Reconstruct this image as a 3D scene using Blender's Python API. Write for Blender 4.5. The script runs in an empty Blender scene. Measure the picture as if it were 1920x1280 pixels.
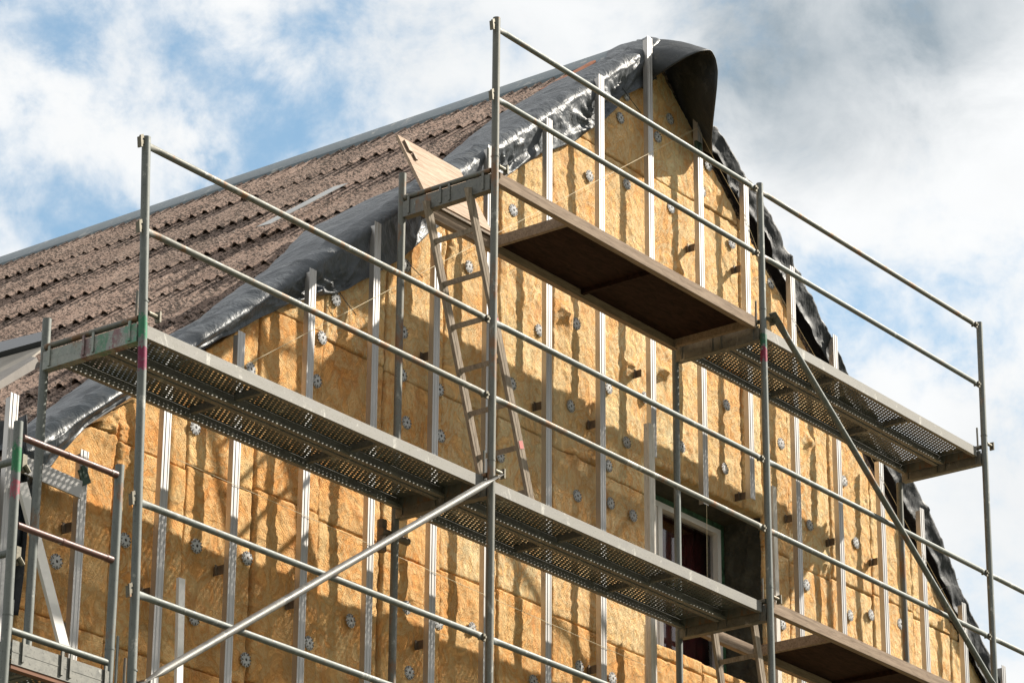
import bpy, bmesh, math, random
import numpy as np
from mathutils import Vector, Matrix

random.seed(7)
rng = np.random.default_rng(11)
SC = bpy.context.scene
COL = SC.collection
ZO = 8.0                      # height of the reference scaffold level above the ground

# ------------------------------------------------------------------ camera
FPX = 6080.2349               # focal length in photo pixels (photo 1920 wide)
YAW, PIT, ROL = 0.9171, 0.3898, 0.0071
CAM = np.array([-14.2932, -11.0982, -6.3346])
_F = np.array([math.sin(YAW)*math.cos(PIT), math.cos(YAW)*math.cos(PIT), math.sin(PIT)])
_R0 = np.array([math.cos(YAW), -math.sin(YAW), 0.])
_U0 = np.cross(_R0, _F)
RT = _R0*math.cos(ROL)+_U0*math.sin(ROL)
UP = -_R0*math.sin(ROL)+_U0*math.cos(ROL)
cd = bpy.data.cameras.new('camera')
cam = bpy.data.objects.new('camera', cd)
COL.objects.link(cam)
cd.sensor_width = 36.0
cd.lens = 36.0*FPX/1920.0
cd.clip_start = 0.1
cd.clip_end = 3000
cam.matrix_world = Matrix(((RT[0], UP[0], -_F[0], CAM[0]), (RT[1], UP[1], -_F[1], CAM[1]),
                           (RT[2], UP[2], -_F[2], CAM[2]+ZO), (0, 0, 0, 1)))
SC.camera = cam

# ------------------------------------------------------------------ light
SUN_DIR = np.array([1.55, -1.0, 1.55]); SUN_DIR /= np.linalg.norm(SUN_DIR)
SUN_ELEV = math.asin(SUN_DIR[2])
SUN_AZ = math.atan2(SUN_DIR[0], SUN_DIR[1])
sd = bpy.data.lights.new('sun', 'SUN')
sd.energy = 4.9; sd.angle = math.radians(1.0); sd.color = (1.0, 0.93, 0.82)
sun = bpy.data.objects.new('sun', sd); COL.objects.link(sun)
sun.rotation_euler = Vector(tuple(SUN_DIR)).to_track_quat('Z', 'Y').to_euler()
sun.location = (20, -8, 30)
SC.view_settings.view_transform = 'Standard'
SC.view_settings.look = 'None'
SC.view_settings.exposure = 0.88
SC.view_settings.gamma = 1.0


# ------------------------------------------------------------------ photo geometry helpers
def ray(u, v): return _F+RT*(u-960)/FPX-UP*(v-640)/FPX
def aty(u, v, y):
    r = ray(u, v); return CAM+r*(y-CAM[1])/r[1]
def atx(u, v, x):
    r = ray(u, v); return CAM+r*(x-CAM[0])/r[0]

# ------------------------------------------------------------------ world
W = bpy.data.worlds.new('World'); SC.world = W; W.use_nodes = True
wt = W.node_tree; wt.nodes.clear()
def wn(t, **k):
    n = wt.nodes.new(t)
    for a, b in k.items(): setattr(n, a, b)
    return n
def wl(a, b): wt.links.new(a, b)
def wmath(op, a, b=None, c=None, clamp=False):
    n = wn('ShaderNodeMath', operation=op, use_clamp=clamp)
    for i, x in enumerate((a, b, c)):
        if x is None: continue
        if isinstance(x, (int, float)): n.inputs[i].default_value = x
        else: wl(x, n.inputs[i])
    return n.outputs[0]
def wramp(x, lo, hi, a=0., b=1.):
    n = wn('ShaderNodeMapRange', interpolation_type='SMOOTHSTEP')
    wl(x, n.inputs[0])
    for i, q in zip((1, 2, 3, 4), (lo, hi, a, b)): n.inputs[i].default_value = q
    return n.outputs[0]
sky = wn('ShaderNodeTexSky', sky_type='NISHITA', sun_disc=False)
sky.sun_elevation = SUN_ELEV; sky.sun_rotation = SUN_AZ
sky.air_density = 1.0; sky.dust_density = 0.6; sky.ozone_density = 2.0
tc = wn('ShaderNodeTexCoord')
DIRV = tc.outputs['Generated']
def wnoise(scale, detail, rough, dist=0., off=(0, 0, 0), stretch=None):
    m = wn('ShaderNodeMapping'); wl(DIRV, m.inputs[0]); m.inputs[1].default_value = off
    if stretch: m.inputs[3].default_value = stretch
    n = wn('ShaderNodeTexNoise'); wl(m.outputs[0], n.inputs['Vector'])
    n.inputs['Scale'].default_value = scale; n.inputs['Detail'].default_value = detail
    n.inputs['Roughness'].default_value = rough; n.inputs['Distortion'].default_value = dist
    return n.outputs['Fac']
def blob(u, v, r, warp=None):
    """soft patch of sky round one direction; r in photo pixels"""
    d = ray(u, v); d = d/np.linalg.norm(d)
    n = wn('ShaderNodeVectorMath', operation='DISTANCE'); wl(DIRV, n.inputs[0]); n.inputs[1].default_value = tuple(d)
    x = n.outputs['Value']
    if warp is not None: x = wmath('ADD', x, warp)
    return wramp(x, r/FPX*1.25, r/FPX*0.1, 0., 1.)
big = wnoise(16, 7, .60, .3, (3.1, 1.7, .4))
fine = wnoise(75, 7, .62, .2, (1.3, 5.2, 2.2))
wisp = wnoise(24, 8, .60, .3, (7.3, .2, 4.2), (1, 1, 1.25))
warp = wmath('MULTIPLY', wmath('SUBTRACT', wisp, .5), .05)
def addall(xs):
    s = xs[0]
    for q in xs[1:]: s = wmath('ADD', s, q)
    return s
# openings in the cloud where the blue shows
blue = addall([wmath('MULTIPLY', blob(u, v, r, warp), w) for u, v, r, w in
               [(20, 40, 170, .35), (80, 410, 300, .62), (230, 400, 200, .25), (500, 280, 230, .36), (640, 190, 300, .30), (420, 130, 300, .25), (250, 60, 250, .15),
                (1690, 500, 330, .34), (1890, 560, 230, .30), (1620, 650, 200, .26), (1480, 560, 160, .2), (880, 330, 160, .15)]])
whit = addall([wmath('MULTIPLY', blob(u, v, r, warp), w) for u, v, r, w in
               [(370, 260, 130, .35), (60, 190, 220, .3), (30, 480, 60, .4), (1750, 280, 330, .35), (1500, 330, 220, .3), (1900, 170, 200, .35), (1890, 780, 240, .3)]])
tex = wmath('ADD', wmath('MULTIPLY', wmath('SUBTRACT', wisp, .5), 1.7), wmath('MULTIPLY', wmath('SUBTRACT', fine, .5), .9))
cov = wmath('ADD', wmath('ADD', wmath('SUBTRACT', .86, blue), wmath('MULTIPLY', whit, .8)), tex)
n_ = wn('ShaderNodeMapRange', interpolation_type='SMOOTHERSTEP'); wl(cov, n_.inputs[0])
for i_, q_ in zip((1, 2, 3, 4), (-.2, 1.05, .16, 1.0)): n_.inputs[i_].default_value = q_
cov = n_.outputs[0]
# grey bellies of the thicker cloud
dark = addall([wmath('MULTIPLY', blob(u, v, r, warp), w) for u, v, r, w in
               [(1560, 60, 330, .62), (1820, -10, 230, .45), (1500, 150, 220, .35), (1400, 60, 160, .2), (1880, 980, 300, .14), (1300, 20, 200, .10), (900, 150, 420, .12), (640, 60, 300, .10)]])
dark = wmath('MULTIPLY', dark, wmath('ADD', .25, wmath('MULTIPLY', big, 1.3)))
dark = wmath('ADD', dark, wmath('MULTIPLY', wmath('SUBTRACT', .5, wisp), .22), clamp=True)
mixc = wn('ShaderNodeMix', data_type='RGBA')
wl(dark, mixc.inputs['Factor'])
mixc.inputs['A'].default_value = (6.9, 7.0, 7.05, 1)
mixc.inputs['B'].default_value = (2.5, 3.0, 3.4, 1)
# broad falloff: unseen cloud behind the viewer is dimmed to lessen fill on the wall
dt = wn('ShaderNodeVectorMath', operation='DOT_PRODUCT'); wl(DIRV, dt.inputs[0])
sv = np.array([.75, .62, .22]); sv /= np.linalg.norm(sv); dt.inputs[1].default_value = tuple(sv)
side = wramp(dt.outputs['Value'], -.5, .75, .72, 1.0)
cl = wn('ShaderNodeVectorMath', operation='SCALE'); wl(mixc.outputs['Result'], cl.inputs[0])
wl(wmath('MULTIPLY', side, wmath('ADD', .93, wmath('MULTIPLY', big, .16))), cl.inputs['Scale'])
tint = wn('ShaderNodeVectorMath', operation='MULTIPLY'); wl(sky.outputs['Color'], tint.inputs[0])
tint.inputs[1].default_value = (.92, 1.30, 1.24)
mx = wn('ShaderNodeMix', data_type='RGBA'); wl(cov, mx.inputs['Factor'])
wl(tint.outputs[0], mx.inputs['A']); wl(cl.outputs[0], mx.inputs['B'])
bg = wn('ShaderNodeBackground'); bg.inputs['Strength'].default_value = 0.076
wl(mx.outputs['Result'], bg.inputs['Color'])
wo = wn('ShaderNodeOutputWorld'); wl(bg.outputs[0], wo.inputs[0])

# ------------------------------------------------------------------ materials
class NT:
    def __init__(s, name):
        s.m = bpy.data.materials.new(name); s.m.use_nodes = True
        s.t = s.m.node_tree; s.b = s.t.nodes['Principled BSDF']
    def n(s, t, **k):
        q = s.t.nodes.new(t)
        for a, b in k.items(): setattr(q, a, b)
        return q
    def set(s, sock, v):
        i = s.b.inputs[sock] if isinstance(sock, str) else sock
        if hasattr(v, 'is_output'): s.t.links.new(v, i)
        elif isinstance(v, (tuple, list)): i.default_value = (*v, 1) if len(v) == 3 and i.type == 'RGBA' else v
        else: i.default_value = v
    def coord(s, scale=(1, 1, 1), rot=(0, 0, 0), off=(0, 0, 0)):
        c = s.n('ShaderNodeTexCoord'); m = s.n('ShaderNodeMapping')
        s.t.links.new(c.outputs['Object'], m.inputs[0])
        m.inputs[1].default_value = off; m.inputs[2].default_value = rot; m.inputs[3].default_value = scale
        return m.outputs[0]
    def noise(s, scale, detail=4, rough=.55, dist=0., co=None, out='Fac'):
        q = s.n('ShaderNodeTexNoise')
        s.t.links.new(co if co is not None else s.coord(), q.inputs['Vector'])
        q.inputs['Scale'].default_value = scale; q.inputs['Detail'].default_value = detail
        q.inputs['Roughness'].default_value = rough; q.inputs['Distortion'].default_value = dist
        return q.outputs[out]
    def ramp(s, x, stops):
        q = s.n('ShaderNodeValToRGB'); s.t.links.new(x, q.inputs[0])
        e = q.color_ramp.elements
        while len(e) < len(stops): e.new(.5)
        for i, (p, c) in enumerate(stops):
            e[i].position = p
            e[i].color = (*c, 1) if isinstance(c, (tuple, list)) else (c, c, c, 1)
        return q.outputs[0]
    def mix(s, f, a, b, mode='MIX'):
        q = s.n('ShaderNodeMix', data_type='RGBA', blend_type=mode)
        s.set(q.inputs['Factor'], f)
        for k, v in (('A', a), ('B', b)):
            if isinstance(v, (tuple, list)): q.inputs[k].default_value = (*v, 1)
            else: s.t.links.new(v, q.inputs[k])
        return q.outputs['Result']
    def math(s, op, a, b=None, clamp=False):
        q = s.n('ShaderNodeMath', operation=op, use_clamp=clamp)
        for i, x in enumerate((a, b)):
            if x is None: continue
            if isinstance(x, (int, float)): q.inputs[i].default_value = x
            else: s.t.links.new(x, q.inputs[i])
        return q.outputs[0]
    def bump(s, h, strength=.3, dist=.01, prev=None):
        q = s.n('ShaderNodeBump'); q.inputs['Strength'].default_value = strength; q.inputs['Distance'].default_value = dist
        s.t.links.new(h, q.inputs['Height'])
        if prev is not None: s.t.links.new(prev, q.inputs['Normal'])
        s.t.links.new(q.outputs[0], s.b.inputs['Normal'])
        return q.outputs[0]

def simple(name, col, rough=.6, metal=0., var=.15, scale=8, bump=0.):
    t = NT(name)
    n = t.noise(scale, 5, .6)
    c = t.ramp(n, [(.3, tuple(x*(1-var) for x in col)), (.7, tuple(min(1, x*(1+var)) for x in col))])
    t.set('Base Color', c); t.set('Roughness', rough); t.set('Metallic', metal)
    if bump: t.bump(t.noise(scale*6, 4), bump, .004)
    return t.m

def galv(name, lo, hi, rough=.48, metal=.75, rust=.0, paint=None, stretch=(1, 1, .25)):
    t = NT(name)
    co = t.coord(stretch)
    n = t.noise(22, 6, .65, .3, co)
    c = t.ramp(n, [(.28, lo), (.52, tuple((a+b)/2 for a, b in zip(lo, hi))), (.75, hi)])
    sp = t.noise(90, 3, .6, 0, t.coord())
    c = t.mix(t.ramp(sp, [(.58, 0.), (.68, .55)]), c, tuple(x*.45 for x in lo))
    wht = t.noise(7, 7, .75, .4, t.coord((1, 1, .6), off=(4, 2, 7)))
    c = t.mix(t.ramp(wht, [(.58, 0.), (.64, .7)]), c, (.42, .41, .37))
    if rust:
        r = t.noise(5, 7, .7, .2, t.coord((1, 1, .5), off=(1, 9, 3)))
        rf = t.ramp(r, [(.62-rust, 0.), (.70-rust, .85)])
        c = t.mix(rf, c, (.20, .10, .045))
    t.set('Base Color', c); t.set('Metallic', metal)
    t.set('Roughness', t.ramp(n, [(.3, rough-.08), (.7, rough+.14)]))
    t.bump(t.noise(60, 5, .7, 0, co), .25, .002)
    return t.m

M = {}
M['tube'] = galv('galvanised_tube', (.105, .115, .108), (.21, .22, .205), .58, .45, .02)
M['tube_worn'] = galv('worn_galvanised_tube', (.105, .108, .095), (.205, .20, .175), .58, .42, .09)
M['brace'] = galv('bright_tube', (.17, .165, .155), (.28, .27, .25), .52, .5, 0)
M['transom'] = galv('transom_steel', (.11, .11, .10), (.22, .215, .19), .52, .55, .01, stretch=(1, 1, 1))
M['plank'] = galv('plank_steel', (.14, .135, .125), (.26, .25, .225), .62, .35, .0, stretch=(.3, 1, 1))
M['sheet'] = galv('plank_sheet', (.10, .10, .09), (.18, .175, .16), .65, .3, .0, stretch=(.3, 1, 1))
M['lug'] = galv('lug_steel', (.10, .09, .07), (.22, .20, .15), .55, .6, .04, stretch=(1, 1, 1))
M['brown'] = galv('brown_painted_tube', (.085, .035, .028), (.16, .075, .06), .45, .1, 0)
M['alu'] = simple('aluminium_profile', (.44, .425, .41), .48, .5, .10, 3)
M['alu_matt'] = simple('aluminium_web', (.55, .52, .49), .42, .75, .12, 4)
M['white_lath'] = simple('white_lath', (.74, .71, .68), .5, 0, .06, 6)
M['bracket'] = simple('bracket_steel', (.15, .11, .075), .6, .4, .4, 12)
M['green_clip'] = simple('green_clip', (.03, .055, .035), .5, .2, .3, 20)
M['plastic'] = simple('washer_plastic', (.42, .42, .42), .7, 0, .1, 20)
M['hole'] = simple('washer_recess', (.03, .028, .025), .8, 0, .1, 20)
M['masonry'] = simple('old_masonry', (.055, .052, .038), .95, 0, .5, 6, 1.)
M['render'] = simple('old_render', (.42, .38, .31), .9, 0, .15, 3, .3)
M['frame_white'] = simple('window_frame_white', (.78, .76, .74), .35, 0, .04, 3)
M['seal_green'] = simple('seal_tape', (.045, .11, .06), .6, 0, .6, 25)
M['curtain'] = simple('red_curtain', (.10, .010, .015), .9, 0, .35, 5)
M['string'] = simple('string_line', (.72, .62, .42), .8, 0, .05, 5)
M['black_wire'] = simple('black_wire', (.02, .02, .02), .6, 0, .1, 5)
M['lath_orange'] = simple('orange_lath', (.36, .13, .065), .8, 0, .35, 9, .2)
M['strip_metal'] = simple('zinc_strip', (.46, .46, .45), .6, .1, .1, 4)
M['hatch_dark'] = simple('dark_hatch_rim', (.02, .024, .03), .4, 0, .3, 4)
M['beige_board'] = simple('beige_board', (.27, .24, .20), .8, 0, .18, 5, .2)
M['grey_board'] = simple('grey_board', (.22, .20, .18), .8, 0, .2, 6, .2)

def mat_paint(name, base_mat_args, bands):
    """galvanised tube with daubs of marking paint at given heights (object z), ragged edges"""
    m = galv(name, *base_mat_args)
    t = NT.__new__(NT); t.m = m; t.t = m.node_tree; t.b = t.t.nodes['Principled BSDF']
    cur = t.b.inputs['Base Color'].links[0].from_socket
    c = t.n('ShaderNodeTexCoord'); sp = t.n('ShaderNodeSeparateXYZ'); t.t.links.new(c.outputs['Object'], sp.inputs[0])
    wob = t.math('MULTIPLY', t.math('SUBTRACT', t.noise(28, 5, .7), .5), .26)
    z = t.math('ADD', sp.outputs[2], wob)
    for z0, z1, col in bands:
        f = t.math('MULTIPLY', t.math('GREATER_THAN', z, z0), t.math('LESS_THAN', z, z1))
        f2 = t.math('MULTIPLY', f, t.ramp(t.noise(45, 4, .7), [(.30, .25), (.48, .95)]))
        cur = t.mix(f2, cur, col)
    t.set('Base Color', cur)
    me = t.b.inputs['Metallic']; me.default_value = .4
    return m
TUBEARGS = ((.105, .115, .108), (.21, .22, .205), .58, .45)
M['tube_painted'] = mat_paint('tube_marked_green_magenta', TUBEARGS, [(ZO+.13, ZO+.25, (.03, .17, .09)), (ZO-.05, ZO+.08, (.17, .012, .05))])
M['tube_painted_s3'] = mat_paint('tube_marked_green_red', TUBEARGS, [(ZO+2.06, ZO+2.16, (.015, .09, .05)), (ZO+1.95, ZO+2.04, (.20, .015, .045))])
M['tube_painted_side'] = mat_paint('tube_marked_green_pink', TUBEARGS, [(ZO-.86, ZO-.72, (.02, .15, .06)), (ZO-1.0, ZO-.92, (.25, .06, .08))])
def mat_transom_paint():
    m = galv('transom_with_paint', (.19, .20, .185), (.37, .37, .335), .52, .5, .01, stretch=(1, 1, 1))
    t = NT.__new__(NT); t.m = m; t.t = m.node_tree; t.b = t.t.nodes['Principled BSDF']
    cur = t.b.inputs['Base Color'].links[0].from_socket
    c = t.n('ShaderNodeTexCoord'); sp = t.n('ShaderNodeSeparateXYZ'); t.t.links.new(c.outputs['Object'], sp.inputs[0])
    yy = t.math('ADD', sp.outputs[1], t.math('MULTIPLY', t.math('SUBTRACT', t.noise(22, 5, .7), .5), .12))
    for y0, y1, col in [(-.02, .10, (.05, .26, .15)), (.13, .20, (.20, .03, .06)), (.23, .31, (.03, .20, .10)), (.36, .43, (.17, .03, .05)), (.02, .7, (.12, .22, .16))]:
        k = .12 if y1 > .6 else .65
        f = t.math('MULTIPLY', t.math('GREATER_THAN', yy, y0), t.math('LESS_THAN', yy, y1))
        cur = t.mix(t.math('MULTIPLY', f, t.ramp(t.noise(30, 4, .7, 0, t.coord(off=(2, 1, 5))), [(.38, 0.), (.55, k)])), cur, col)
    t.set('Base Color', cur)
    return m
M['transom_painted'] = mat_transom_paint()

def mat_insulation(name, k):
    t = NT(name)
    oi = t.n('ShaderNodeObjectInfo')
    big = t.noise(2.2, 6, .62, .6)
    c = t.ramp(big, [(.28, (.70, .365, .135)), (.45, (.81, .49, .225)), (.60, (.87, .60, .33)), (.76, (.90, .72, .49))])
    # pale fibre veins, swirling
    v = t.noise(7, 7, .7, 2.2, t.coord((1.0, 1, .75), off=(3, 1, 8)))
    c = t.mix(t.ramp(v, [(.47, 0.), (.55, .65), (.61, .05), (.70, .6)]), c, (.94, .82, .60))
    o = t.noise(4.5, 6, .7, 1.0, t.coord((1, 1, .6), off=(9, 3, 1)))
    c = t.mix(t.ramp(o, [(.54, 0.), (.70, .65)]), c, (.68, .29, .08))
    fibre = t.noise(34, 9, .8, 1.6, t.coord((1.7, 1, .75), (0, .5, 0)))
    c = t.mix(.42, c, t.ramp(fibre, [(.3, (.35, .2, .06)), (.7, (.95, .7, .36))]), 'OVERLAY')
    # panel to panel tint
    c2 = t.mix(t.math('MULTIPLY', oi.outputs['Random'], .30), c, (.74, .37, .12))
    c2 = t.mix(1.0, c2, k, 'MULTIPLY')
    t.set('Base Color', c2); t.set('Roughness', .95)
    t.b.inputs['Specular IOR Level'].default_value = .15
    # woven roll print: fine diagonal ribs
    w = t.n('ShaderNodeTexWave', wave_type='BANDS', bands_direction='DIAGONAL')
    t.t.links.new(t.coord((1, .05, 1)), w.inputs['Vector']); w.inputs['Scale'].default_value = 26; w.inputs['Distortion'].default_value = 1.6
    w2 = t.n('ShaderNodeTexWave', wave_type='BANDS', bands_direction='DIAGONAL')
    t.t.links.new(t.coord((-1, .05, 1)), w2.inputs['Vector']); w2.inputs['Scale'].default_value = 26; w2.inputs['Distortion'].default_value = 1.6
    rib = t.math('MULTIPLY', w.outputs['Fac'], w2.outputs['Fac'])
    msk = t.ramp(t.noise(2.6, 3, .5, 0, t.coord(off=(5, 5, 2))), [(.42, 0.), (.58, 1.)])
    rib = t.math('MULTIPLY', rib, msk)
    h = t.math('ADD', t.math('MULTIPLY', t.noise(30, 9, .78, 1.2), 1.0), t.math('MULTIPLY', rib, .20))
    h = t.math('ADD', h, t.math('MULTIPLY', t.ramp(v, [(.44, 0.), (.5, .5), (.56, 0.), (.68, .45), (.8, 0.)]), .6))
    t.bump(h, .95, .021)
    return t.m
M['wool'] = mat_insulation('mineral_wool', (1.06, 1.12, 1.30))
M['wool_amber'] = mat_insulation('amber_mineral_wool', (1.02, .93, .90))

def mat_roof():
    t = NT('mossy_fibre_cement')
    oi = t.n('ShaderNodeObjectInfo')
    base = t.ramp(t.noise(3, 5, .6), [(.3, (.25, .17, .135)), (.7, (.40, .295, .24))])
    base = t.mix(t.math('MULTIPLY', oi.outputs['Random'], .55), base, (.19, .145, .12))
    # lichen and moss: dark specks of two sizes
    a = t.noise(44, 5, .72, .5)
    b = t.noise(110, 4, .7, .4, t.coord(off=(3, 3, 3)))
    patch = t.noise(2.2, 3, .5, 0, t.coord(off=(8, 1, 4)))
    a2 = t.math('ADD', a, t.math('MULTIPLY', t.math('SUBTRACT', patch, .5), .22))
    c = t.mix(t.ramp(b, [(.52, 0.), (.58, .75)]), base, (.10, .07, .055))
    c = t.mix(t.ramp(a2, [(.495, 0.), (.545, .95)]), c, (.04, .03, .024))
    c = t.mix(t.ramp(t.noise(40, 4, .6, 0, t.coord(off=(1, 7, 2))), [(.62, 0.), (.70, .6)]), c, (.50, .42, .37))
    t.set('Base Color', c); t.set('Roughness', .95)
    t.b.inputs['Specular IOR Level'].default_value = .2
    t.bump(t.math('ADD', a2, t.math('MULTIPLY', b, .5)), .5, .007)
    return t.m
M['roof'] = mat_roof()

def mat_tarp(name, col, rough, bump=.5):
    t = NT(name)
    n = t.noise(3, 5, .6, .5)
    c = t.ramp(n, [(.3, tuple(x*.8 for x in col)), (.7, tuple(x*1.25 for x in col))])
    dust = t.noise(9, 6, .7, .3, t.coord(off=(2, 6, 1)))
    c = t.mix(t.ramp(dust, [(.56, 0.), (.74, .30)]), c, (.20, .195, .185))
    t.set('Base Color', c)
    t.set('Roughness', t.ramp(dust, [(.35, rough), (.7, rough+.18)]))
    t.b.inputs['Specular IOR Level'].default_value = .5
    w = t.noise(7, 5, .55, 1.8, t.coord((1.3, 1, .7), off=(4, 4, 4)))
    w = t.ramp(w, [(.30, 0.), (.48, .9), (.52, 1.), (.56, .8), (.75, .1)])
    w2 = t.noise(24, 3, .5, 1.5)
    def cells(sc, off, warp):
        wv = t.n('ShaderNodeVectorMath', operation='ADD'); base = t.coord((1, 1, 1), off=off)
        t.t.links.new(base, wv.inputs[0])
        ws = t.n('ShaderNodeVectorMath', operation='SCALE'); t.t.links.new(t.noise(3.5, 3, .6, .8, out='Color'), ws.inputs[0]); ws.inputs['Scale'].default_value = warp
        t.t.links.new(ws.outputs[0], wv.inputs[1])
        q = t.n('ShaderNodeTexVoronoi', feature='F1'); t.t.links.new(wv.outputs[0], q.inputs['Vector']); q.inputs['Scale'].default_value = sc
        return q.outputs['Distance']
    cr = t.math('ADD', t.math('MULTIPLY', cells(5.5, (1, 2, 3), .5), 1.0), t.math('MULTIPLY', cells(15, (4, 1, 7), .25), .40))
    t.bump(t.math('ADD', t.math('ADD', t.math('MULTIPLY', w, .5), t.math('MULTIPLY', w2, .15)), cr), bump, .020)
    return t.m
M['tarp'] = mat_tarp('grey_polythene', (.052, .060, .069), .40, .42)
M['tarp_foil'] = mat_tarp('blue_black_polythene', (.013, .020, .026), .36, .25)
M['tarp_dark'] = mat_tarp('dark_polythene', (.012, .0145, .017), .52, .22)
M['tarp_brown'] = mat_tarp('dark_hood_polythene', (.026, .030, .033), .45, .15)

def mat_ridge():
    m = galv('ridge_zinc', (.11, .14, .155), (.18, .21, .225), .5, .45, 0, stretch=(1, .4, 1))
    return m
M['ridge'] = mat_ridge()

def mat_ply(name, lo, hi, grain):
    t = NT(name)
    g = t.noise(9, 6, .65, .8, t.coord(grain))
    c = t.ramp(g, [(.3, lo), (.7, hi)])
    s = t.noise(40, 4, .7, .4, t.coord(tuple(x*.6 for x in grain), off=(2, 2, 9)))
    c = t.mix(t.ramp(s, [(.60, 0.), (.68, .7)]), c, tuple(x*.35 for x in lo))
    t.set('Base Color', c); t.set('Roughness', .8); t.b.inputs['Specular IOR Level'].default_value = .12
    t.bump(g, .3, .004)
    return t.m
M['ply_lid'] = mat_ply('weathered_plywood_lid', (.26, .185, .13), (.54, .41, .315), (.6, 7, 7))
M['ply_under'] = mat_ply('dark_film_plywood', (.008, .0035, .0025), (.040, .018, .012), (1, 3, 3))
M['beam'] = mat_ply('dusty_deck_beam', (.17, .122, .085), (.35, .265, .195), (.5, 5, 5))
M['ladder'] = mat_ply('aged_ladder_metal', (.17, .135, .10), (.36, .30, .235), (5, 5, .6))
M['batten'] = mat_ply('pale_timber_batten', (.48, .43, .37), (.74, .70, .64), (6, 6, .5))
def mat_glass():
    t = NT('window_glass')
    t.set('Base Color', (.95, .95, .95)); t.set('Roughness', .0)
    t.set('Transmission Weight', 1.0); t.set('IOR', 1.40)
    return t.m
M['glass'] = mat_glass()
def mat_ground():
    t = NT('grass_and_soil')
    n = t.noise(.4, 8, .7)
    t.set('Base Color', t.ramp(n, [(.35, (.05, .07, .025)), (.55, (.09, .085, .05)), (.75, (.13, .11, .08))])); t.set('Roughness', .95)
    t.bump(t.noise(6, 6, .7), .6, .05)
    return t.m
M['ground'] = mat_ground()

# ------------------------------------------------------------------ mesh builder
def root_loc(o):
    v = Vector((0, 0, 0))
    while o is not None:
        v += o.location; o = o.parent
    return v
class MB:
    def __init__(s): s.v = []; s.f = []; s.mi = []; s.k = 0
    def add(s, verts, faces, mi=0):
        o = len(s.v); s.v += [tuple(float(c) for c in p) for p in verts]
        s.f += [tuple(i+o for i in f) for f in faces]; s.mi += [mi]*len(faces)
        return s
    def obox(s, c, ax, ay, az, mi=0):
        c, ax, ay, az = (np.asarray(q, float) for q in (c, ax, ay, az))
        vs = [c+sx*ax+sy*ay+sz*az for sx in (-1, 1) for sy in (-1, 1) for sz in (-1, 1)]
        fs = [(0, 1, 3, 2), (4, 6, 7, 5), (0, 4, 5, 1), (2, 3, 7, 6), (0, 2, 6, 4), (1, 5, 7, 3)]
        if np.dot(np.cross(ax, ay), az) < 0: fs = [f[::-1] for f in fs]
        return s.add(vs, fs, mi)
    def box(s, x0, x1, y0, y1, z0, z1, mi=0):
        return s.obox(((x0+x1)/2, (y0+y1)/2, (z0+z1)/2), ((x1-x0)/2, 0, 0), (0, (y1-y0)/2, 0), (0, 0, (z1-z0)/2), mi)
    def bar(s, p, q, w, h, up=(0, 0, 1), mi=0):
        """rectangular bar p to q; w across, h along 'up'"""
        p, q, up = (np.asarray(a, float) for a in (p, q, up))
        d = q-p; L = np.linalg.norm(d); d = d/L
        side = np.cross(d, up); side /= np.linalg.norm(side); u2 = np.cross(side, d)
        return s.obox((p+q)/2, d*L/2, side*w/2, u2*h/2, mi)
    def tube(s, pts, r, n=14, mi=0, caps=True):
        pts = [np.asarray(p, float) for p in pts]
        rs = r if isinstance(r, (list, tuple)) else [r]*len(pts)
        d0 = pts[-1]-pts[0]; d0 = d0/np.linalg.norm(d0)
        a = np.cross(d0, (0, 0, 1.) if abs(d0[2]) < .9 else (1., 0, 0)); a /= np.linalg.norm(a)
        rings = []
        for i, p in enumerate(pts):
            t = pts[min(i+1, len(pts)-1)]-pts[max(i-1, 0)]; t = t/np.linalg.norm(t)
            a1 = a-t*np.dot(a, t); a1 /= np.linalg.norm(a1); b1 = np.cross(t, a1)
            rr = rs[i]; ra, rb = rr if isinstance(rr, (tuple, list)) else (rr, rr)
            rings.append([p+a1*ra*math.cos(2*math.pi*k/n)+b1*rb*math.sin(2*math.pi*k/n) for k in range(n)])
        vs = [p for R in rings for p in R]; fs = []
        for i in range(len(pts)-1):
            for k in range(n):
                k2 = (k+1) % n; fs.append((i*n+k, i*n+k2, (i+1)*n+k2, (i+1)*n+k))
        if caps:
            fs.append(tuple(range(n-1, -1, -1))); fs.append(tuple((len(pts)-1)*n+k for k in range(n)))
        return s.add(vs, fs, mi)
    def prism(s, poly, y0, y1, mi=0):
        """polygon in XZ extruded along y"""
        n = len(poly)
        vs = [(x, y0, z) for x, z in poly]+[(x, y1, z) for x, z in poly]
        fs = [tuple(range(n)), tuple(range(2*n-1, n-1, -1))]+[(i, i+n, (i+1) % n+n, (i+1) % n) for i in range(n)]
        return s.add(vs, fs, mi)
    def build(s, name, mats, parent=None, label=None, smooth=35, world=True):
        """verts are in scene coordinates (z from the reference level) unless world=False"""
        me = bpy.data.meshes.new(name)
        off = (Vector((0, 0, ZO))-root_loc(parent)) if world else Vector((0, 0, 0))
        V = np.array(s.v, dtype=np.float64)+np.array(off)
        me.from_pydata(V.tolist(), [], s.f)
        for m in (mats if isinstance(mats, (list, tuple)) else [mats]): me.materials.append(m)
        if any(s.mi): me.polygons.foreach_set('material_index', s.mi)
        if smooth:
            me.polygons.foreach_set('use_smooth', [True]*len(me.polygons))
            me.set_sharp_from_angle(angle=math.radians(smooth))
        me.update()
        o = bpy.data.objects.new(name, me); COL.objects.link(o)
        o.parent = parent
        if label: o['label'] = label
        return o
def tag(o, label, cat, group=None, kind=None):
    if label: o['label'] = label
    if cat: o['category'] = cat
    if group: o['group'] = group
    if kind: o['kind'] = kind
    return o
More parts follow.
